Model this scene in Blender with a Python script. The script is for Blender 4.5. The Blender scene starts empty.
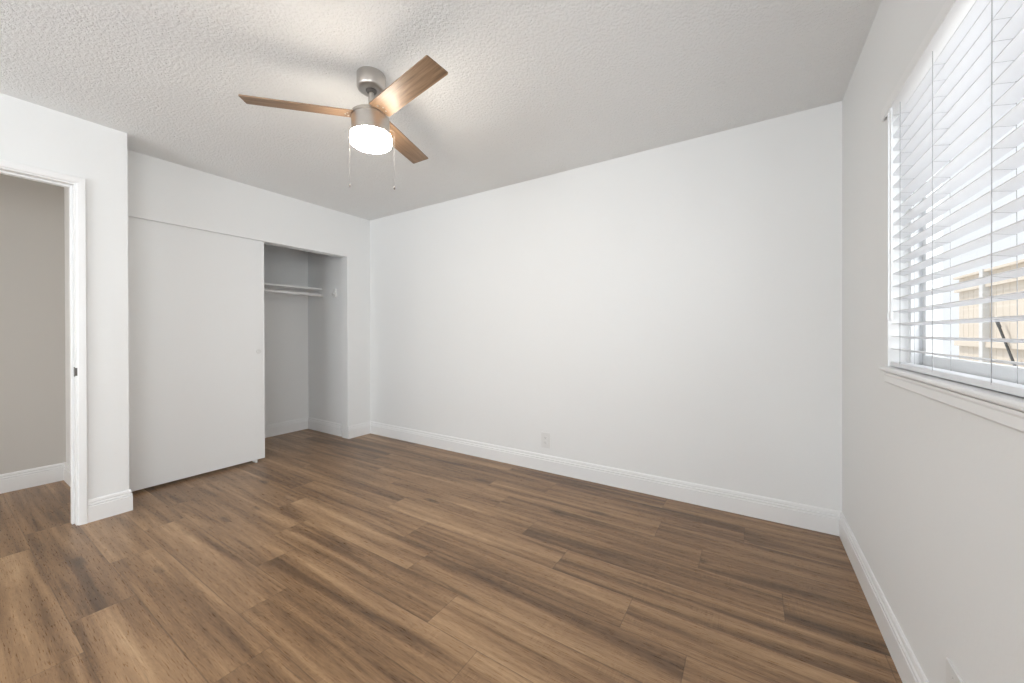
import bpy, bmesh, math, random
from mathutils import Vector, Matrix
random.seed(7)
S = bpy.context.scene
COL = S.collection

def lin(c):
    return c/12.92 if c <= .04045 else ((c+.055)/1.055)**2.4
def rgb(r, g, b):
    return (lin(r/255), lin(g/255), lin(b/255), 1)

# ------------------------------------------------------------------ camera
F_PX, YAW, CY, CAM_H = 376.358, .5667, 334.357, 1.1435
CX, PITCH, ROLL = 511.8, -.0032, .0024
Fv = Vector((-math.sin(YAW), math.cos(YAW), 0)); Rv = Vector((math.cos(YAW), math.sin(YAW), 0)); Zv = Vector((0, 0, 1))
Dv = math.cos(PITCH)*Fv + math.sin(PITCH)*Zv
Uv = -math.sin(PITCH)*Fv + math.cos(PITCH)*Zv
Xc = math.cos(ROLL)*Rv - math.sin(ROLL)*Uv
Yc = math.sin(ROLL)*Rv + math.cos(ROLL)*Uv
cam_d = bpy.data.cameras.new('camera'); cam = bpy.data.objects.new('camera', cam_d); COL.objects.link(cam)
m3 = Matrix((Xc, Yc, -Dv)).transposed()
cam.matrix_world = Matrix.Translation((0, 0, CAM_H)) @ m3.to_4x4()
cam_d.sensor_width = 36; cam_d.sensor_fit = 'HORIZONTAL'
cam_d.lens = F_PX/1024*36
cam_d.shift_x = (512-CX)/1024; cam_d.shift_y = (CY-341.5)/1024
cam_d.clip_start = .02
S.camera = cam

# ------------------------------------------------------------------ world, lights, exposure
S.view_settings.view_transform = 'Standard'; S.view_settings.look = 'None'
S.view_settings.gamma = 1; S.view_settings.use_curve_mapping = False
S.view_settings.exposure = 0.11
W = bpy.data.worlds.new('sky'); S.world = W; W.use_nodes = True
bg = W.node_tree.nodes['Background']; bg.inputs[0].default_value = (.92, .96, 1, 1); bg.inputs[1].default_value = 1.0

def area(name, loc, rot, sx, sy, power, col=(1, 1, 1)):
    l = bpy.data.lights.new(name, 'AREA'); l.shape = 'RECTANGLE'; l.size = sx; l.size_y = sy
    l.energy = power; l.color = col
    o = bpy.data.objects.new(name, l); COL.objects.link(o); o.location = loc; o.rotation_euler = rot
    return o
# fill lamps shining in through two added windows behind the camera (one in the window wall, one in the rear wall)
area('side_fill_light', (.62, -1.25, 1.50), (0, math.radians(90), 0), 1.2, 1.5, 37, (.90, .96, 1))
area('rear_fill_light', (-1.60, -3.46, 1.50), (math.radians(92), 0, 0), 2.2, 1.2, 36, (.90, .96, 1))
# lamp added out of view to strengthen the daylight at the blind window
area('window_daylight', (.95, .90, 1.60), (0, math.radians(95), 0), 1.3, 1.6, 17, (.92, .965, 1))
area('rear_ceiling_fill', (-1.60, -4.10, .80), (math.radians(112), 0, 0), 2.6, .9, 140, (.91, .96, 1))  # up-tilted lamp behind the rear wall, added to brighten the ceiling
# daylight down the hallway from its far end
area('hall_daylight', (-4.03, -3.6, 1.5), (math.radians(90), 0, 0), .8, 1.4, 30.0, (1, .95, .88))
sl = bpy.data.lights.new('sun', 'SUN'); sl.energy = 4.0; sl.angle = .01; sl.color = (1, .97, .93)
so = bpy.data.objects.new('sun', sl); COL.objects.link(so)
so.rotation_euler = Vector((.30, -.55, -.78)).to_track_quat('-Z', 'Y').to_euler()

# ------------------------------------------------------------------ materials
def mat(name, base, rough=.5, metal=0, spec=.5):
    m = bpy.data.materials.new(name); m.use_nodes = True
    b = m.node_tree.nodes['Principled BSDF']
    b.inputs['Base Color'].default_value = base; b.inputs['Roughness'].default_value = rough
    b.inputs['Metallic'].default_value = metal; b.inputs['Specular IOR Level'].default_value = spec
    return m
def nd(m, t, **k):
    n = m.node_tree.nodes.new(t)
    for a, v in k.items(): setattr(n, a, v)
    return n
def bump(m, scale, strength, dist, detail=3, rough=.5, lo=None, hi=None):
    L = m.node_tree.links
    tc = nd(m, 'ShaderNodeTexCoord'); no = nd(m, 'ShaderNodeTexNoise')
    no.inputs['Scale'].default_value = scale; no.inputs['Detail'].default_value = detail; no.inputs['Roughness'].default_value = rough
    L.new(tc.outputs['Object'], no.inputs['Vector'])
    src = no.outputs['Fac']
    if lo is not None:
        r = nd(m, 'ShaderNodeMapRange', interpolation_type='SMOOTHSTEP'); r.inputs['From Min'].default_value = lo; r.inputs['From Max'].default_value = hi
        L.new(src, r.inputs['Value']); src = r.outputs['Result']
    bp = nd(m, 'ShaderNodeBump'); bp.inputs['Strength'].default_value = strength; bp.inputs['Distance'].default_value = dist
    L.new(src, bp.inputs['Height']); L.new(bp.outputs['Normal'], m.node_tree.nodes['Principled BSDF'].inputs['Normal'])
    return no
M = {}
M['wall'] = mat('wall_paint', (.885, .89, .888, 1), .6, spec=.3); bump(M['wall'], 55, .10, .004)
M['ceiling'] = mat('ceiling_texture', (.94, .945, .94, 1), .9, spec=.1); bump(M['ceiling'], 70, .6, .006, 4, .65, .32, .68)
M['hall'] = mat('hall_paint', (.66, .63, .59, 1), .7, spec=.2)
M['trim'] = mat('trim_paint', (.91, .91, .91, 1), .35)
M['door'] = mat('door_paint', (.885, .89, .89, 1), .45, spec=.4)
M['vinyl'] = mat('white_vinyl', (.85, .86, .87, 1), .35)
M['blind'] = mat('blind_slat', (.84, .85, .875, 1), .4)
M['cord'] = mat('cord', (.42, .42, .43, 1), .8)
M['plastic'] = mat('outlet_plastic', (.82, .82, .81, 1), .3)
M['dark'] = mat('dark_slot', (.03, .03, .03, 1), .6)
M['slot'] = mat('receptacle_slot', (.2, .2, .2, 1), .6)
M['nickel'] = mat('brushed_nickel', (.60, .57, .54, 1), .32, 1)
M['bronze'] = mat('aged_strike', (.16, .15, .14, 1), .4, .8)
M['concrete'] = mat('patio_concrete', (.52, .51, .49, 1), .9); bump(M['concrete'], 30, .3, .005)
M['stucco'] = mat('pale_stucco', (.70, .70, .69, 1), .9); bump(M['stucco'], 80, .5, .006)
M['chain'] = mat('chain_metal', (.25, .245, .24, 1), .5, 1)
# brushed grain on the nickel
def brushed(m):
    L = m.node_tree.links; tc = nd(m, 'ShaderNodeTexCoord'); mp = nd(m, 'ShaderNodeMapping'); no = nd(m, 'ShaderNodeTexNoise')
    mp.inputs['Scale'].default_value = (3, 3, 400); no.inputs['Scale'].default_value = 2
    L.new(tc.outputs['Object'], mp.inputs['Vector']); L.new(mp.outputs[0], no.inputs['Vector'])
    r = nd(m, 'ShaderNodeMapRange'); r.inputs['To Min'].default_value = .22; r.inputs['To Max'].default_value = .42
    L.new(no.outputs['Fac'], r.inputs['Value']); L.new(r.outputs['Result'], m.node_tree.nodes['Principled BSDF'].inputs['Roughness'])
brushed(M['nickel'])
g = bpy.data.materials.new('window_glass'); g.use_nodes = True
nt = g.node_tree; nt.nodes.remove(nt.nodes['Principled BSDF'])
tr = nt.nodes.new('ShaderNodeBsdfTransparent'); gl = nt.nodes.new('ShaderNodeBsdfGlossy'); gl.inputs['Roughness'].default_value = 0
mx = nt.nodes.new('ShaderNodeMixShader'); fr = nt.nodes.new('ShaderNodeFresnel'); fr.inputs[0].default_value = 1.2
ge = nt.nodes.new('ShaderNodeNewGeometry'); mu = nt.nodes.new('ShaderNodeMath'); mu.operation = 'SUBTRACT'; mu.inputs[0].default_value = 1
m2 = nt.nodes.new('ShaderNodeMath'); m2.operation = 'MULTIPLY'
nt.links.new(ge.outputs['Backfacing'], mu.inputs[1]); nt.links.new(mu.outputs[0], m2.inputs[0]); nt.links.new(fr.outputs[0], m2.inputs[1])
nt.links.new(m2.outputs[0], mx.inputs[0]); nt.links.new(tr.outputs[0], mx.inputs[1]); nt.links.new(gl.outputs[0], mx.inputs[2])
nt.links.new(mx.outputs[0], nt.nodes['Material Output'].inputs['Surface']); M['glass'] = g
M['shade'] = mat('frosted_shade', (.9, .88, .84, 1), .3)
b = M['shade'].node_tree.nodes['Principled BSDF']; b.inputs['Emission Color'].default_value = (1, .90, .77, 1); b.inputs['Emission Strength'].default_value = 50

def ramp(m, stops):
    r = nd(m, 'ShaderNodeValToRGB'); e = r.color_ramp.elements
    while len(e) < len(stops): e.new(.5)
    for i, (p_, c) in enumerate(stops): e[i].position = p_; e[i].color = c
    return r
def mapped_noise(m, src, scale, ns, detail, rough=.5, dist=0):
    L = m.node_tree.links; mp = nd(m, 'ShaderNodeMapping'); mp.inputs['Scale'].default_value = scale
    no = nd(m, 'ShaderNodeTexNoise'); no.inputs['Scale'].default_value = ns; no.inputs['Detail'].default_value = detail
    no.inputs['Roughness'].default_value = rough; no.inputs['Distortion'].default_value = dist
    L.new(src, mp.inputs['Vector']); L.new(mp.outputs[0], no.inputs['Vector']); return no.outputs['Fac']
def mth(m, op, a, b_=None, c=None):
    n = nd(m, 'ShaderNodeMath', operation=op); L = m.node_tree.links
    for i, v in enumerate((a, b_, c)):
        if v is None: continue
        if isinstance(v, (int, float)): n.inputs[i].default_value = v
        else: L.new(v, n.inputs[i])
    return n.outputs[0]
def mrange(m, v, a, b_, c=0, d=1):
    r = nd(m, 'ShaderNodeMapRange', interpolation_type='SMOOTHSTEP'); L = m.node_tree.links
    for i, x in zip(('From Min', 'From Max', 'To Min', 'To Max'), (a, b_, c, d)): r.inputs[i].default_value = x
    L.new(v, r.inputs['Value']); return r.outputs['Result']

# plank floor: uv 'grain' = metres along / across with a shift per plank, uv 'edge' = place inside the plank
PW, PL = .19, 1.215
def floor_mat():
    m = mat('oak_plank_floor', (.2, .13, .08, 1), .34, spec=.5); L = m.node_tree.links
    b = m.node_tree.nodes['Principled BSDF']
    uv = nd(m, 'ShaderNodeUVMap', uv_map='grain').outputs[0]
    ed = nd(m, 'ShaderNodeUVMap', uv_map='edge').outputs[0]
    at = nd(m, 'ShaderNodeAttribute', attribute_name='tone').outputs['Fac']
    streak = mapped_noise(m, uv, (.55, 8, 1), 1.5, 3, .5, .5)
    band = mapped_noise(m, uv, (.9, 24, 1), 1.4, 5, .6, .5)
    fib = mapped_noise(m, uv, (16, 260, 1), 1, 3, .65)
    cat = mapped_noise(m, uv, (2.2, 12, 1), 2.0, 2, .5, 1.3)     # cathedral figure: iso-lines of a stretched noise
    ring = mth(m, 'FRACT', mth(m, 'MULTIPLY', cat, 9))
    ring = mth(m, 'ABSOLUTE', mth(m, 'SUBTRACT', ring, .5))
    saw = mapped_noise(m, uv, (150, 9, 1), 1, 2, .5)
    sawm = mrange(m, mapped_noise(m, uv, (3, 9, 1), 2, 1), .52, .68)
    v = mth(m, 'ADD', at, mth(m, 'MULTIPLY', mth(m, 'SUBTRACT', streak, .5), 1.25))
    v = mth(m, 'ADD', v, mth(m, 'MULTIPLY', mth(m, 'SUBTRACT', band, .5), .85))
    v = mth(m, 'ADD', v, mth(m, 'MULTIPLY', mth(m, 'SUBTRACT', fib, .5), .42))
    v = mth(m, 'ADD', v, mth(m, 'MULTIPLY', mth(m, 'SUBTRACT', ring, .25), .16))
    v = mth(m, 'ADD', v, mth(m, 'MULTIPLY', mth(m, 'MULTIPLY', mth(m, 'SUBTRACT', saw, .5), sawm), .35))
    r = ramp(m, [(0, rgb(70, 50, 33)), (.26, rgb(108, 81, 56)), (.5, rgb(142, 110, 79)), (.74, rgb(169, 135, 100)), (1, rgb(196, 163, 126))])
    L.new(v, r.inputs[0])
    # knots and mineral streaks
    mp = nd(m, 'ShaderNodeMapping'); mp.inputs['Scale'].default_value = (1.5, 5.0, 1); L.new(uv, mp.inputs['Vector'])
    vo = nd(m, 'ShaderNodeTexVoronoi'); vo.inputs['Scale'].default_value = 1; L.new(mp.outputs[0], vo.inputs['Vector'])
    wob = mapped_noise(m, uv, (14, 60, 1), 1, 3)
    kd = mth(m, 'ADD', vo.outputs['Distance'], mth(m, 'MULTIPLY', mth(m, 'SUBTRACT', wob, .5), .16))
    kn = mrange(m, kd, .03, .15, 1, 0)
    crack = mrange(m, mapped_noise(m, uv, (1.5, 24, 1), 1.3, 3, .5, 1.3), .68, .76)
    dk = mth(m, 'MAXIMUM', mth(m, 'MULTIPLY', kn, .62), mth(m, 'MULTIPLY', crack, .5))
    sp = nd(m, 'ShaderNodeSeparateXYZ'); L.new(ed, sp.inputs[0])
    ey = mth(m, 'MINIMUM', sp.outputs[1], mth(m, 'SUBTRACT', PW, sp.outputs[1]))
    ex = mth(m, 'MINIMUM', sp.outputs[0], mth(m, 'SUBTRACT', PL, sp.outputs[0]))
    seam = mrange(m, mth(m, 'MINIMUM', ex, ey), .0006, .0024, 1, 0)
    dk = mth(m, 'MAXIMUM', dk, mth(m, 'MULTIPLY', seam, .42))
    mix = nd(m, 'ShaderNodeMix', data_type='RGBA'); L.new(dk, mix.inputs[0]); L.new(r.outputs[0], mix.inputs[6]); mix.inputs[7].default_value = rgb(62, 48, 36)
    L.new(mix.outputs[2], b.inputs['Base Color'])
    bp = nd(m, 'ShaderNodeBump'); bp.inputs['Strength'].default_value = .25; bp.inputs['Distance'].default_value = .001
    h = mth(m, 'SUBTRACT', mth(m, 'MULTIPLY', fib, .4), seam); L.new(h, bp.inputs['Height']); L.new(bp.outputs[0], b.inputs['Normal'])
    ro = mrange(m, fib, .3, .7, .26, .40); L.new(ro, b.inputs['Roughness'])
    return m
M['floor'] = floor_mat()
def wood_mat(name, c0, c1, c2, sx=3, sy=60):
    m = mat(name, c1, .45); L = m.node_tree.links
    uv = nd(m, 'ShaderNodeUVMap', uv_map='grain').outputs[0]
    a = mapped_noise(m, uv, (sx, sy, 1), 1, 4, .6, .4); f = mapped_noise(m, uv, (sx*4, sy*6, 1), 1, 3, .6)
    v = mth(m, 'ADD', mth(m, 'MULTIPLY', a, .7), mth(m, 'MULTIPLY', f, .3))
    r = ramp(m, [(.3, c0), (.5, c1), (.7, c2)]); L.new(v, r.inputs[0])
    L.new(r.outputs[0], m.node_tree.nodes['Principled BSDF'].inputs['Base Color']); return m
M['blade'] = wood_mat('walnut_blade', rgb(98, 77, 58), rgb(136, 108, 82), rgb(164, 136, 108))
M['fence'] = mat('tan_fence_wood', rgb(216, 205, 190), .85)
no = bump(M['fence'], 12, .3, .004)

# ------------------------------------------------------------------ mesh helpers
def link(name, bm, m, parent=None, smooth=False, bevel=0, seg=2):
    bmesh.ops.recalc_face_normals(bm, faces=bm.faces)
    if bevel:
        bmesh.ops.bevel(bm, geom=[e for e in bm.edges if e.calc_face_angle(0) > .6], offset=bevel, segments=seg, profile=.6, affect='EDGES')
    me = bpy.data.meshes.new(name); bm.to_mesh(me); bm.free()
    if smooth:
        for p_ in me.polygons: p_.use_smooth = True
        me.set_sharp_from_angle(angle=math.radians(35))
    if m: me.materials.append(m)
    o = bpy.data.objects.new(name, me); COL.objects.link(o)
    if parent is not None: o.parent = parent
    return o
def box(bm, x0, x1, y0, y1, z0, z1, mtx=None):
    vs = [bm.verts.new((x, y, z)) for x in (x0, x1) for y in (y0, y1) for z in (z0, z1)]
    for f in ((0, 1, 3, 2), (4, 6, 7, 5), (0, 4, 5, 1), (2, 3, 7, 6), (0, 2, 6, 4), (1, 5, 7, 3)): bm.faces.new([vs[i] for i in f])
    if mtx: bmesh.ops.transform(bm, matrix=mtx, verts=vs)
    return vs
def lathe(bm, prof, n=48, mtx=None, cap=True):
    rings = []
    for r, z in prof:
        rings.append([bm.verts.new((r*math.cos(2*math.pi*k/n), r*math.sin(2*math.pi*k/n), z)) for k in range(n)] if r > 1e-6 else [bm.verts.new((0, 0, z))])
    for a, b_ in zip(rings, rings[1:]):
        for k in range(n):
            k2 = (k+1) % n
            if len(a) == 1 and len(b_) == 1: continue
            if len(a) == 1: bm.faces.new((a[0], b_[k2], b_[k]))
            elif len(b_) == 1: bm.faces.new((a[k], a[k2], b_[0]))
            else: bm.faces.new((a[k], a[k2], b_[k2], b_[k]))
    if cap:
        for r_ in (rings[0], rings[-1]):
            if len(r_) > 1: bm.faces.new(r_)
    vs = [v for r_ in rings for v in r_]
    if mtx: bmesh.ops.transform(bm, matrix=mtx, verts=vs)
    return vs
def tube(bm, a, b_, r, n=12):
    a, b_ = Vector(a), Vector(b_); d = b_-a
    q = d.to_track_quat('Z', 'Y').to_matrix().to_4x4()
    lathe(bm, [(r, 0), (r, d.length)], n, Matrix.Translation(a) @ q)
def sweep(bm, path, prof, mp):
    """path: 2D points; prof: closed list of (offset to the left of travel, out); mp(a, b, out) -> xyz"""
    P_ = [Vector(p_) for p_ in path]; rings = []
    for i, p_ in enumerate(P_):
        n0 = n1 = None
        if i > 0: d = (p_-P_[i-1]).normalized(); n0 = Vector((-d.y, d.x))
        if i < len(P_)-1: d = (P_[i+1]-p_).normalized(); n1 = Vector((-d.y, d.x))
        if n0 is None: n = n1
        elif n1 is None: n = n0
        else: n = (n0+n1)/(1+n0.dot(n1))
        rings.append([bm.verts.new(mp(p_.x+n.x*o, p_.y+n.y*o, h)) for o, h in prof])
    k = len(prof)
    for a, b_ in zip(rings, rings[1:]):
        for j in range(k): bm.faces.new((a[j], a[(j+1) % k], b_[(j+1) % k], b_[j]))
    bm.faces.new(rings[0]); bm.faces.new(rings[-1])
def tag(o, label, cat, group=None):
    o['label'] = label; o['category'] = cat
    if group: o['group'] = group
    return o
def empty(name, loc=(0, 0, 0)):
    o = bpy.data.objects.new(name, None); COL.objects.link(o); o.location = loc; o.empty_display_size = .1; return o
def struct(o, label=None, cat=None):
    o['kind'] = 'structure'
    if label: o['label'] = label; o['category'] = cat
    return o
def place(o, loc):
    """put a mesh's origin at loc without moving it in the world"""
    o.data.transform(Matrix.Translation(-Vector(loc))); o.location = loc; return o
def adopt(child, parent):
    """child was modelled in world space; keep it there under a translated parent"""
    child.parent = parent; child.matrix_parent_inverse = parent.matrix_basis.inverted(); return child

# ------------------------------------------------------------------ dimensions
H = 2.44
XL, XR, D = -3.695, .430, 2.777         # closet wall, window wall, far wall
XW, YE = -3.402, .723                   # door wall and where it ends
CB, CS, CJ = -4.515, 2.514, 2.487       # closet back, closet side, closet jamb
HF, HS = -4.558, .612                   # hallway far wall, hallway side wall
YR = -3.3                               # wall behind the camera
DJ, DH, DK = .495, 2.036, -.32          # door opening: right jamb face, head, left jamb
T = .014

# ------------------------------------------------------------------ shell
bm = bmesh.new(); box(bm, -4.70, XR+.14, YR-.12, D+.12, H, H+.08)
struct(link('ceiling', bm, M['ceiling']), 'white ceiling with a rough sprayed texture', 'ceiling')

# floor of planks, rows along X
bm = bmesh.new(); g1 = bm.loops.layers.uv.new('grain'); g2 = bm.loops.layers.uv.new('edge'); tn = bm.loops.layers.float.new('tone')
seams = {-1: -2.027, 0: -2.276, 1: -1.483, 2: -1.76, 3: -.832, 4: -1.082, 5: -2.624, 6: -.432, 7: -.815, 8: -1.102, 9: -.218, 10: -1.674, 11: -.034}
# tone at the left and right end of planks one can recognise: (row, seam index relative to the row's seam)
tones = {(0, -1): (.38, .30), (0, 0): (.62, .50), (1, -1): (.55, .52), (1, 0): (.36, .55), (2, -1): (.60, .45), (2, 0): (.42, .52),
         (3, 0): (.60, .58), (3, -1): (.30, .50), (4, -1): (.50, .42), (4, 0): (.60, .50), (5, 0): (.58, .62), (8, -1): (.52, .60), (8, 0): (.34, .40),
         (7, -1): (.62, .62), (7, 0): (.40, .48), (6, -1): (.45, .52), (6, 0): (.50, .45), (8, 1): (.25, .4), (9, 0): (.48, .42), (9, -1): (.42, .48),
         (10, 0): (.60, .55), (10, -1): (.52, .40), (11, -1): (.50, .36), (11, 0): (.50, .5), (-1, 0): (.45, .55), (-1, -1): (.66, .60)}
rnd = random.Random(11)
x0f, x1f, y0f, y1f = -4.70, XR+.02, YR-.02, D+.02
k = math.floor((y0f-.312)/PW)
while .312+k*PW < y1f:
    ya = .312+k*PW; yb = ya+PW
    s0 = seams.get(k, rnd.uniform(-3, 0)); i = math.floor((x0f-s0)/PL)
    while s0+i*PL < x1f:
        xa = s0+i*PL; xb = xa+PL
        ou, ov = rnd.uniform(0, 60), rnd.uniform(0, 60); t0 = rnd.uniform(.34, .60); t1 = t0+rnd.uniform(-.1, .1)
        t0, t1 = tones.get((k, i), (t0, t1)); t0 = .5+(t0-.5)*.75; t1 = .5+(t1-.5)*.75
        ca, cb, cc, cd = max(xa, x0f), min(xb, x1f), max(ya, y0f), min(yb, y1f)
        if cb-ca > .001 and cd-cc > .001:
            co = [(ca, cc), (cb, cc), (cb, cd), (ca, cd)]
            f = bm.faces.new([bm.verts.new((x, y, 0)) for x, y in co])
            for l, (x, y) in zip(f.loops, co):
                l[g1].uv = (x-xa+ou, y-ya+ov); l[g2].uv = (x-xa, y-ya); l[tn] = t0+(t1-t0)*(x-xa)/PL
        i += 1
    k += 1
me_f = bm
box(bm, x0f, x1f, y0f, y1f, -.06, -.002)
fl = link('floor', bm, M['floor']); struct(fl, 'brown oak-look plank floor running toward the closet', 'floor')

def wall(name, boxes, m='wall', label=None):
    bm = bmesh.new()
    for b_ in boxes: box(bm, *b_)
    o = link(name, bm, M[m]); return struct(o, label, 'wall')
Z0 = -.002
wall('wall_back', [(CB-.12, XR+.14, D, D+.12, Z0, H)], label='plain white far wall with one low outlet')
WY0, WY1, WZ0, WZ1 = .40, 1.94, 1.000, 1.968
wall('wall_right', [(XR, XR+.14, YR-.12, -1.95, Z0, H), (XR, XR+.14, -1.95, -.50, Z0, .85), (XR, XR+.14, -1.95, -.50, 2.1, H), (XR, XR+.14, -.50, WY0, Z0, H), (XR, XR+.14, WY1, D, Z0, H), (XR, XR+.14, WY0, WY1, Z0, WZ0), (XR, XR+.14, WY0, WY1, WZ1, H)],
     label='white wall around the window with the blind')
wall('wall_closet', [(XL-.11, XL, HS+.11, .76, Z0, H), (XL-.018, XL, .76, CJ, 1.975, H), (XL-.11, XL-.062, .76, CJ, 1.975, H), (XL-.11, XL, CJ, D, Z0, H)], label='white wall with the closet opening')
wall('wall_closet_back', [(CB-.10, CB, YE, D, Z0, H)])
wall('wall_closet_side', [(CB, XL-.11, CS, D, Z0, H)])
wall('wall_door', [(XW-.11, XW, DJ+.02, HS, Z0, H), (CB-.1, XW, HS, YE, Z0, H), (XW-.11, XW, DK-.02, DJ+.02, DH+.02, H), (XW-.11, XW, YR, DK-.02, Z0, H)],
     label='white wall with the doorway, stepping out beside the closet')
wall('wall_hall', [(HF-.10, HF, YR, HS, Z0, H)], 'hall', 'taupe hallway wall seen through the doorway')
# wall behind the camera, with a window added to let fill light in; the hallway end is open to daylight above a low wall
RX0, RX1, RZ0, RZ1 = -2.7, -.5, .85, 2.1
wall('wall_rear', [(XW-.11, RX0, YR-.12, YR, Z0, H), (RX1, XR, YR-.12, YR, Z0, H), (RX0, RX1, YR-.12, YR, Z0, RZ0), (RX0, RX1, YR-.12, YR, RZ1, H),
                   (HF-.10, XW-.11, YR-.12, YR, Z0, .75), (HF-.10, XW-.11, YR-.12, YR, 2.25, H)])
bm = bmesh.new()
for a, b_, c, d in ((RX0, RX1, RZ0, RZ0+.05), (RX0, RX1, RZ1-.05, RZ1), (RX0, RX0+.05, RZ0+.05, RZ1-.05), (RX1-.05, RX1, RZ0+.05, RZ1-.05), (-1.63, -1.57, RZ0+.05, RZ1-.05)):
    box(bm, a, b_, YR-.09, YR-.04, c, d)
struct(link('fill_window_rear', bm, M['vinyl']), 'added white window frame for fill light in the unseen wall behind the viewpoint', 'window')

bm = bmesh.new()  # made-up side window, there for the fill lamp outside it
for a, b_, c, d in ((-1.95, -.50, .85, .90), (-1.95, -.50, 2.05, 2.1), (-1.95, -1.90, .90, 2.05), (-.55, -.50, .90, 2.05), (-1.25, -1.20, .90, 2.05)):
    box(bm, XR+.06, XR+.11, a, b_, c, d)
struct(link('fill_window_side', bm, M['vinyl']), 'added white window frame for fill light in the unseen part of the window wall', 'window')

# baseboards
BB = [(0, 0), (T, 0), (T, .094), (T-.005, .0955), (T-.005, .0995), (T-.001, .1015), (T-.0015, .110), (T-.007, .112), (T-.007, .117), (T-.004, .119), (T-.006, .130), (T-.009, .136), (0, .136)]
def baseboard(name, path, label=None):
    bm = bmesh.new(); sweep(bm, path, BB, lambda a, b_, h: (a, b_, h)); return struct(link(name, bm, M['trim']), label, 'baseboard')
baseboard('baseboard_closet_back', [(XL-.15, CS), (CB, CS), (CB, YE)], 'white baseboard inside the closet')
baseboard('baseboard_right', [(XR, YR), (XR, D), (XL, D), (XL, CJ)], 'stepped white baseboard along the window wall, far wall and closet pier')
baseboard('baseboard_door', [(XL+.005, YE), (XW, YE), (XW, DJ+.045)], 'short white baseboard right of the doorway')
baseboard('baseboard_hall', [(XW-.112, HS), (HF, HS), (HF, YR)], 'white baseboard in the hallway')

# doorway frame
dr = struct(empty('door_1', (XW, (DJ+DK)/2, 0)), 'open doorway with white jamb and casing', 'door')
CAS = [(0, 0), (0, .010), (.004, .013), (.024, .017), (.034, .018), (.037, .014), (.037, 0)]
bm = bmesh.new(); sweep(bm, [(DK-.008, 0), (DK-.008, DH+.008), (DJ+.008, DH+.008), (DJ+.008, 0)], [(o, h) for o, h in CAS], lambda a, b_, h: (XW+h, a, b_))
adopt(link('casing', bm, M['trim']), dr)
bm = bmesh.new(); JX0, JX1 = XW-.112, XW+.002
box(bm, JX0, JX1, DJ, DJ+.02, 0, DH+.02); box(bm, JX0, JX1, DK-.02, DK, 0, DH+.02); box(bm, JX0, JX1, DK, DJ, DH, DH+.02)
adopt(link('jamb', bm, M['trim'], bevel=.0015), dr)
bm = bmesh.new(); SX0, SX1 = XW-.075, XW-.040
box(bm, SX0, SX1, DJ-.011, DJ, 0, DH); box(bm, SX0, SX1, DK, DK+.011, 0, DH); box(bm, SX0, SX1, DK+.011, DJ-.011, DH-.011, DH)
adopt(link('door_stop', bm, M['trim'], bevel=.002), dr)
bm = bmesh.new(); box(bm, XW-.030, XW+.001, DJ-.002, DJ, .89, .947); box(bm, XW+.001, XW+.0045, DJ-.002, DJ+.010, .895, .942)
sp_ = adopt(link('strike_plate', bm, M['bronze'], bevel=.0006), dr); sp_['label'] = 'dark metal strike plate'
# hallway casing on the side wall (another door just beyond the corner)
# ------------------------------------------------------------------ closet
DX = XL-.022
bm = bmesh.new(); box(bm, DX-.032, DX, .775, 1.671, .022, 2.02)
cd = tag(place(link('closet_door', bm, M['door'], bevel=.0015), (DX-.016, 1.22, .022)), 'flat white sliding closet door left of the closet opening', 'door')
bm = bmesh.new(); lathe(bm, [(.0, .0015), (.013, .0015), (.0155, .0028), (.019, .003), (.0205, .0012), (.0205, -.001)], 32, Matrix.Translation((DX, 1.625, .985)) @ Matrix.Rotation(math.pi/2, 4, 'Y'))
fp = adopt(link('finger_pull', bm, M['plastic'], smooth=True), cd); fp['label'] = 'small round white finger pull'
bm = bmesh.new(); box(bm, DX-.0325, DX+.0006, 1.659, 1.6716, .022, 2.02)
adopt(link('edge_strip', bm, M['trim'], bevel=.001), cd)
bm = bmesh.new(); box(bm, DX-.045, DX+.014, 1.588, 1.606, 0, .003); box(bm, DX+.003, DX+.009, 1.588, 1.606, .003, .030); box(bm, DX-.042, DX-.036, 1.588, 1.606, .003, .030)
tag(place(link('door_guide', bm, M['plastic'], bevel=.001), (DX-.016, 1.597, 0)), 'tiny white floor guide under the sliding closet door', 'door guide')
bm = bmesh.new(); box(bm, CB, CB+.300, YE+.002, CS, 1.650, 1.669)
tag(place(link('closet_shelf', bm, M['trim'], bevel=.0015), (CB+.15, 1.62, 1.65)), 'long white shelf high inside the closet', 'shelf')
rod = tag(empty('closet_rod', (CB+.295, 1.62, 1.590)), 'round white hanging rod just below the closet shelf', 'rod')
bm = bmesh.new(); tube(bm, (CB+.295, YE+.004, 1.590), (CB+.295, CS-.002, 1.590), .0165, 24); adopt(link('pole', bm, M['trim'], smooth=True), rod)
for y, s in ((CS, -1), (YE, 1)):
    bm = bmesh.new(); lathe(bm, [(.028, 0), (.028, .004), (.022, .006), (.022, .016), (.0168, .018)], 32, Matrix.Translation((CB+.295, y, 1.590)) @ Matrix.Rotation(math.pi/2*s*-1, 4, 'X'))
    adopt(link('flange', bm, M['plastic'], smooth=True), rod)
bm = bmesh.new(); box(bm, -3.970, -3.930, CS-.022, CS, 1.550, 1.648); 
br = tag(place(link('rod_bracket', bm, M['plastic'], bevel=.002), (-3.946, CS, 1.6)), 'small white bracket on the closet side wall, holding nothing', 'bracket')
bm = bmesh.new(); lathe(bm, [(.013, 0), (.016, 0), (.016, .014), (.012, .014), (.012, .004)], 20, Matrix.Translation((-3.950, CS-.022, 1.585)) @ Matrix.Rotation(math.pi/2, 4, 'X'), cap=False)
adopt(link('socket', bm, M['plastic'], smooth=True), br)

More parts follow.
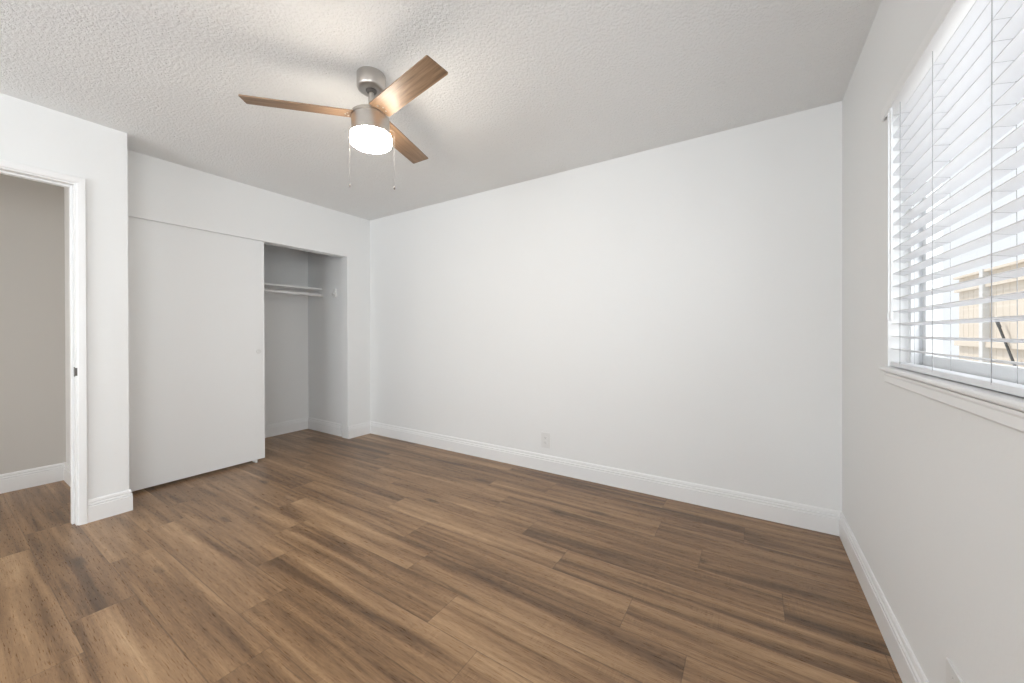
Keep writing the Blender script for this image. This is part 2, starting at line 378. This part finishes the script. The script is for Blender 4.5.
# ------------------------------------------------------------------ outlets
def outlet(label, loc, rotz, blank=False):
    """decorator duplex receptacle; built facing -Y then turned"""
    R_ = Matrix.Translation(loc) @ Matrix.Rotation(rotz, 4, 'Z')
    root = empty('wall_plate' if blank else 'wall_outlet', loc); root.rotation_euler = (0, 0, rotz); tag(root, label, 'plate' if blank else 'outlet')
    bm = bmesh.new(); box(bm, -.041, .041, -.006, 0, -.063, .063); link('cover_plate', bm, M['plastic'], root, bevel=.002)
    for s in () if blank else (1, -1):
        bm = bmesh.new(); zc = s*.0195
        lathe(bm, [(.0172, 0), (.0172, .0015), (.0162, .002)], 32, Matrix.Translation((0, -.006, zc)) @ Matrix.Rotation(math.pi/2, 4, 'X') @ Matrix.Diagonal((1, .84, 1, 1)))
        r = link('receptacle', bm, M['plastic'], root)
        bm = bmesh.new(); box(bm, -.0072, -.0052, -.0086, -.0078, zc-.001, zc+.0075); box(bm, .0052, .0068, -.0086, -.0078, zc, zc+.007)
        lathe(bm, [(.0022, 0), (.0022, .0008)], 12, Matrix.Translation((0, -.0078, zc-.006)) @ Matrix.Rotation(math.pi/2, 4, 'X'))
        link('slots', bm, M['slot'], r)
    for zs_ in ((.042, -.042) if blank else (0,)):
      bm = bmesh.new(); lathe(bm, [(.0032, 0), (.0032, .001), (.002, .0014)], 16, Matrix.Translation((0, -.006, zs_)) @ Matrix.Rotation(math.pi/2, 4, 'X'))
      link('screw', bm, M['plastic'], root)
outlet('white wall outlet low on the far wall above the baseboard', (-1.435, D, .258), 0)
outlet('white blank cover plate low on the window wall, below the window', (XR, 1.380, .240), -math.pi/2, True)

# ------------------------------------------------------------------ window
wn = struct(empty('window_1', (XR+.1, 1.17, WZ0)), 'white framed window behind the blind', 'window')
FX0, FX1 = XR+.055, XR+.13
bm = bmesh.new(); fw = .028
sweep(bm, [(WY0, WZ0), (WY1, WZ0), (WY1, WZ1), (WY0, WZ1), (WY0, WZ0+.0001)], [(0, FX0), (fw, FX0), (fw, FX0+.02), (fw*.6, FX0+.022), (fw*.6, FX1), (0, FX1)], lambda a, b_, h: (h, a, b_))
adopt(link('window_frame', bm, M['vinyl'], bevel=0), wn)
ym = 1.17
for n_, (ya, yb), xo in (('sash', (ym-.02, WY1-.018), .030), ('sash', (WY0+.018, ym+.02), .052)):
    bm = bmesh.new(); z0, z1 = WZ0+.020, WZ1-.018; xa, xb = FX0+xo, FX0+xo+.020; sw = .034
    for q in ((ya, yb, z0, z0+.042), (ya, yb, z1-sw, z1), (ya, ya+sw, z0+.042, z1-sw), (yb-sw, yb, z0+.042, z1-sw)): box(bm, xa, xb, *q)
    s_ = adopt(link(n_, bm, M['vinyl'], bevel=.002), wn)
    bm = bmesh.new(); box(bm, xa+.008, xa+.012, ya+sw-.005, yb-sw+.005, z0+.038, z1-sw+.005)
    gp = link('glass_pane', bm, M['glass']); gp.parent = s_
# stool and apron
bm = bmesh.new()
prof = [(XR+.055, 1.000), (XR+.055, 1.016), (XR-.014, 1.016), (XR-.019, 1.0145), (XR-.0215, 1.010), (XR-.0215, 1.005), (XR-.019, 1.001), (XR-.014, .9985), (XR-.004, .997), (XR, .995), (XR, 1.000)]
def extr(bm, prof, y0, y1):
    a = [bm.verts.new((x, y0, z)) for x, z in prof]; c = [bm.verts.new((x, y1, z)) for x, z in prof]; n = len(prof)
    for i in range(n): bm.faces.new((a[i], a[(i+1) % n], c[(i+1) % n], c[i]))
    bm.faces.new(a); bm.faces.new(c)
extr(bm, prof[:3]+prof[3:], WY0-.02, 1.955)
adopt(link('window_stool', bm, M['trim']), wn)
bm = bmesh.new()
extr(bm, [(XR, .997), (XR-.014, .997), (XR-.014, .990), (XR-.011, .984), (XR-.011, .962), (XR-.007, .957), (XR, .957)], WY0-.01, 1.935)
adopt(link('apron', bm, M['trim']), wn)

# ------------------------------------------------------------------ blind
bl = tag(empty('window_blind', (XR+.02, 1.17, WZ1)), 'white horizontal slat blind hanging in the window, slats open', 'blind')
BY0, BY1 = WY0+.012, WY1-.010
bm = bmesh.new()
extr(bm, [(XR-.013, 1.944), (XR-.008, 1.944), (XR-.008, 1.984), (XR-.010, 1.986), (XR-.013, 1.984)], WY0-.025, 1.965)
box(bm, XR-.008, XR+.0, 1.960, 1.965, 1.944, 1.985)
adopt(link('valance', bm, M['trim'], bevel=0), bl)
bm = bmesh.new(); box(bm, XR-.0079, XR+.045, BY0, BY1, 1.9445, 1.966); adopt(link('headrail', bm, M['trim']), bl)
SW, TILT, SX = .034, math.radians(11), XR+.006
zs = [1.083+.0456*i for i in range(19)]
def slat_mesh():
    bm = bmesh.new(); n = 6; th = .0028; top = []; bot = []
    for j in range(n+1):
        t = j/n; x = SW*t; z = .0022*4*t*(1-t)*-1*-1
        top.append((x, z+th/2)); bot.append((x, z-th/2))
    prof = top+bot[::-1]; extr(bm, prof, BY0+.002, BY1-.002)
    bmesh.ops.rotate(bm, cent=(0, 0, 0), matrix=Matrix.Rotation(TILT, 3, 'Y'), verts=bm.verts)
    return bm
first = link('slat', slat_mesh(), M['blind'], smooth=True)
for i, z in enumerate(zs):
    s_ = first if i == 0 else first.copy()
    if i: COL.objects.link(s_)
    s_.location = (SX, 0, z); adopt(s_, bl)
bm = bmesh.new(); box(bm, SX-.002, SX+.034, BY0+.002, BY1-.002, 1.019, 1.036); adopt(link('bottom_rail', bm, M['blind'], bevel=.003), bl)
for y in (1.822, 1.545, 1.233, .90, .60):
    bm = bmesh.new()
    tube(bm, (SX-.0015, y, 1.03), (SX-.0015, y, 1.94), .0009, 6); tube(bm, (SX+.0345, y, 1.03), (SX+.0305, y, 1.94), .0006, 6)
    for z in zs: tube(bm, (SX-.001, y, z-.0028), (SX+.0335, y, z-.0095), .0004, 5)
    adopt(link('ladder_cord', bm, M['cord']), bl)
bm = bmesh.new(); tube(bm, (XR-.008, 1.862, 1.205), (XR-.008, 1.862, 1.945), .0042, 6); lathe(bm, [(.0042, 0), (.0055, .004), (.0055, .03), (.0042, .034)], 12, Matrix.Translation((XR-.008, 1.862, 1.185)))
adopt(link('tilt_wand', bm, M['vinyl']), bl)
bm = bmesh.new(); tube(bm, (XR-.006, 1.905, 1.21), (XR-.006, 1.905, 1.945), .0028, 6); lathe(bm, [(.002, 0), (.005, .004), (.005, .02), (.002, .03)], 12, Matrix.Translation((XR-.006, 1.905, 1.185)))
adopt(link('pull_cord', bm, M['vinyl']), bl)

# ------------------------------------------------------------------ ceiling fan
fc = Vector((-1.602, 1.2136, 2.2286)); nrm = Vector((.0061, -.0423, 1)).normalized()
q = Vector((0, 0, 1)).rotation_difference(nrm).to_matrix().to_4x4()
RM = Matrix.Translation(fc) @ q
top = fc+nrm*.14+Fv*.016
fan = tag(empty('ceiling_fan', (top.x, top.y, H)), 'brushed nickel ceiling fan with three wooden blades and a lit lamp', 'ceiling fan')
def fpart(name, bm, m, smooth=True, bevel=0, parent=None):
    o = link(name, bm, m, None, smooth, bevel); 
    if parent is None: return adopt(o, fan)
    o.parent = parent; return o
bm = bmesh.new(); lathe(bm, [(.067, H-.0005), (.069, H-.004), (.069, H-.066), (.066, H-.073), (.060, H-.077), (.030, H-.079), (.022, H-.076), (.0, H-.076)], 64, Matrix.Translation((top.x, top.y, 0)))
fpart('canopy', bm, M['nickel'])
bm = bmesh.new(); lathe(bm, [(.0, 0), (.018, .002), (.026, .012), (.026, .02), (.018, .03)], 32, Matrix.Translation((top.x, top.y, H-.094)))
fpart('hanger_ball', bm, M['bronze'])
bm = bmesh.new(); tube(bm, fc+nrm*.005, top+nrm*-.004, .0135, 24); lathe(bm, [(.022, 0), (.022, .024), (.0136, .026)], 32, RM @ Matrix.Translation((0, 0, .018)))
fpart('downrod', bm, M['nickel'])
RS = Matrix.Translation(Rv*-.004) @ RM
ZB = -.094     # shade top below the blade plane
bm = bmesh.new(); lathe(bm, [(.0, .020), (.040, .020), (.078, .016), (.088, .008), (.090, 0), (.090, -.006), (.0875, -.008), (.0875, -.012), (.090, -.014), (.0915, ZB+.004), (.0, ZB+.004)], 64, RS)
fpart('motor_housing', bm, M['nickel'])
bm = bmesh.new(); lathe(bm, [(.0, ZB+.004), (.093, ZB+.003), (.0975, ZB), (.099, ZB-.010), (.099, ZB-.032), (.0955, ZB-.045), (.085, ZB-.054), (.060, ZB-.059), (.0, ZB-.061)], 64, RS)
sh = fpart('lamp_shade', bm, M['shade']); sh['label'] = 'glowing white drum glass shade'
A0, BPT, BW, R1, R0 = 4.0146, -.1926, .108, .551, .080
for kb in range(3):
    a = A0+kb*2*math.pi/3
    BMx = RM @ Matrix.Rotation(a, 4, 'Z') @ Matrix.Rotation(BPT, 4, 'X')
    bm = bmesh.new(); gu = bm.loops.layers.uv.new('grain'); rc = .006; pts = []
    for cx_, cy_, s0 in ((R1-rc, -BW/2+rc, -90), (R1-rc, BW/2-rc, 0), (R0+rc, BW/2-rc, 90), (R0+rc, -BW/2+rc, 180)):
        for j in range(5):
            t = math.radians(s0+j*22.5); pts.append((cx_+rc*math.cos(t), cy_+rc*math.sin(t)))
    up = [bm.verts.new((x, y, .003)) for x, y in pts]; dn = [bm.verts.new((x, y, -.003)) for x, y in pts]; n = len(pts)
    bm.faces.new(up); bm.faces.new(dn)
    for i in range(n): bm.faces.new((up[i], up[(i+1) % n], dn[(i+1) % n], dn[i]))
    for f in bm.faces:
        for l in f.loops: l[gu].uv = (l.vert.co.x+kb*3, l.vert.co.y+kb*1.7)
    bmesh.ops.transform(bm, matrix=BMx, verts=bm.verts)
    bd = fpart('blade', bm, M['blade'], smooth=False)
    bm = bmesh.new()
    pl = [(.060, -.016), (.100, -.026), (.140, -.026), (.146, -.020), (.146, .020), (.140, .026), (.100, .026), (.060, .016)]
    u_ = [bm.verts.new((x, y, .0065)) for x, y in pl]; d_ = [bm.verts.new((x, y, .0032)) for x, y in pl]; bm.faces.new(u_); bm.faces.new(d_)
    for i in range(8): bm.faces.new((u_[i], u_[(i+1) % 8], d_[(i+1) % 8], d_[i]))
    bmesh.ops.transform(bm, matrix=BMx, verts=bm.verts)
    fpart('blade_bracket', bm, M['nickel'], smooth=False, parent=bd)
    for sy in (-.022, 0, .022):
        bm = bmesh.new(); lathe(bm, [(.0045, -.0028), (.0045, -.0042), (.003, -.0056), (0, -.006)], 14, BMx @ Matrix.Translation((.108+.012*(sy == 0), sy, 0)))
        fpart('screw', bm, M['nickel'], parent=bd)
for nm, off, zt, zb in (('pull_chain', -.1085, 2.150, 1.880), ('pull_chain', .1140, 2.150, 1.866)):
    c = fc+Rv*off; c0 = fc+Rv*(off*.83)
    bm = bmesh.new(); tube(bm, (c0.x, c0.y, zt+.012), (c.x, c.y, zt), .0009, 6); tube(bm, (c.x, c.y, zt), (c.x, c.y, zb+.01), .0003, 6)
    zz = zb+.02
    while zz < zt: bmesh.ops.create_icosphere(bm, subdivisions=1, radius=.0008, matrix=Matrix.Translation((c.x, c.y, zz))); zz += .006
    pc = fpart(nm, bm, M['chain'])
    bm = bmesh.new(); lathe(bm, [(.0, 0), (.0035, .002), (.004, .008), (.002, .014), (.0, .016)], 16, Matrix.Translation((c.x, c.y, zb-.004)))
    fpart('chain_bell', bm, M['bronze'], parent=pc)

# ------------------------------------------------------------------ outside the window
bm = bmesh.new(); box(bm, XR+.15, 9, -6, 18, -.30, -.15)
struct(link('ground', bm, M['concrete']), 'pale concrete ground outside the window', 'ground')
fence = tag(empty('fence', (2.5, 5, -.15)), 'tan wooden board fence seen through the blind', 'fence')
FT = 1.93
y = 2.0; i = 0
rf = random.Random(3)
bm = bmesh.new()
while y < 8.0:
    w = .14; box(bm, 2.52, 2.54, y, y+w-.006, -.12+rf.uniform(0, .01), FT-.03+rf.uniform(-.006, .006)); y += w
adopt(link('board_panel', bm, M['fence']), fence)
for y in (2.4, 4.82, 7.24):
    bm = bmesh.new(); box(bm, 2.46, 2.55, y-.045, y+.045, -.15, FT+.01); p_ = adopt(link('post', bm, M['stucco'], bevel=.004), fence); p_['label'] = 'pale grey post'
for z in (.25, .95, FT-.22, FT-.03):
    bm = bmesh.new(); box(bm, 2.48 if z < FT-.1 else 2.47, 2.52 if z < FT-.1 else 2.55, 2.0, 8.05, z, z+.07 if z < FT-.1 else z+.03); adopt(link('rail', bm, M['fence'], bevel=.003), fence)
bm = bmesh.new(); tube(bm, (2.43, 5.756, -.15), (2.466, 6.907, 1.312), .012, 10); tube(bm, (2.4655, 6.82, 1.202), (2.4662, 6.907, 1.313), .016, 10)
tag(place(link('garden_pole', bm, M['dark'], smooth=True), (2.43, 5.756, -.15)), 'thin dark pole leaning on the tan fence outside', 'pole')
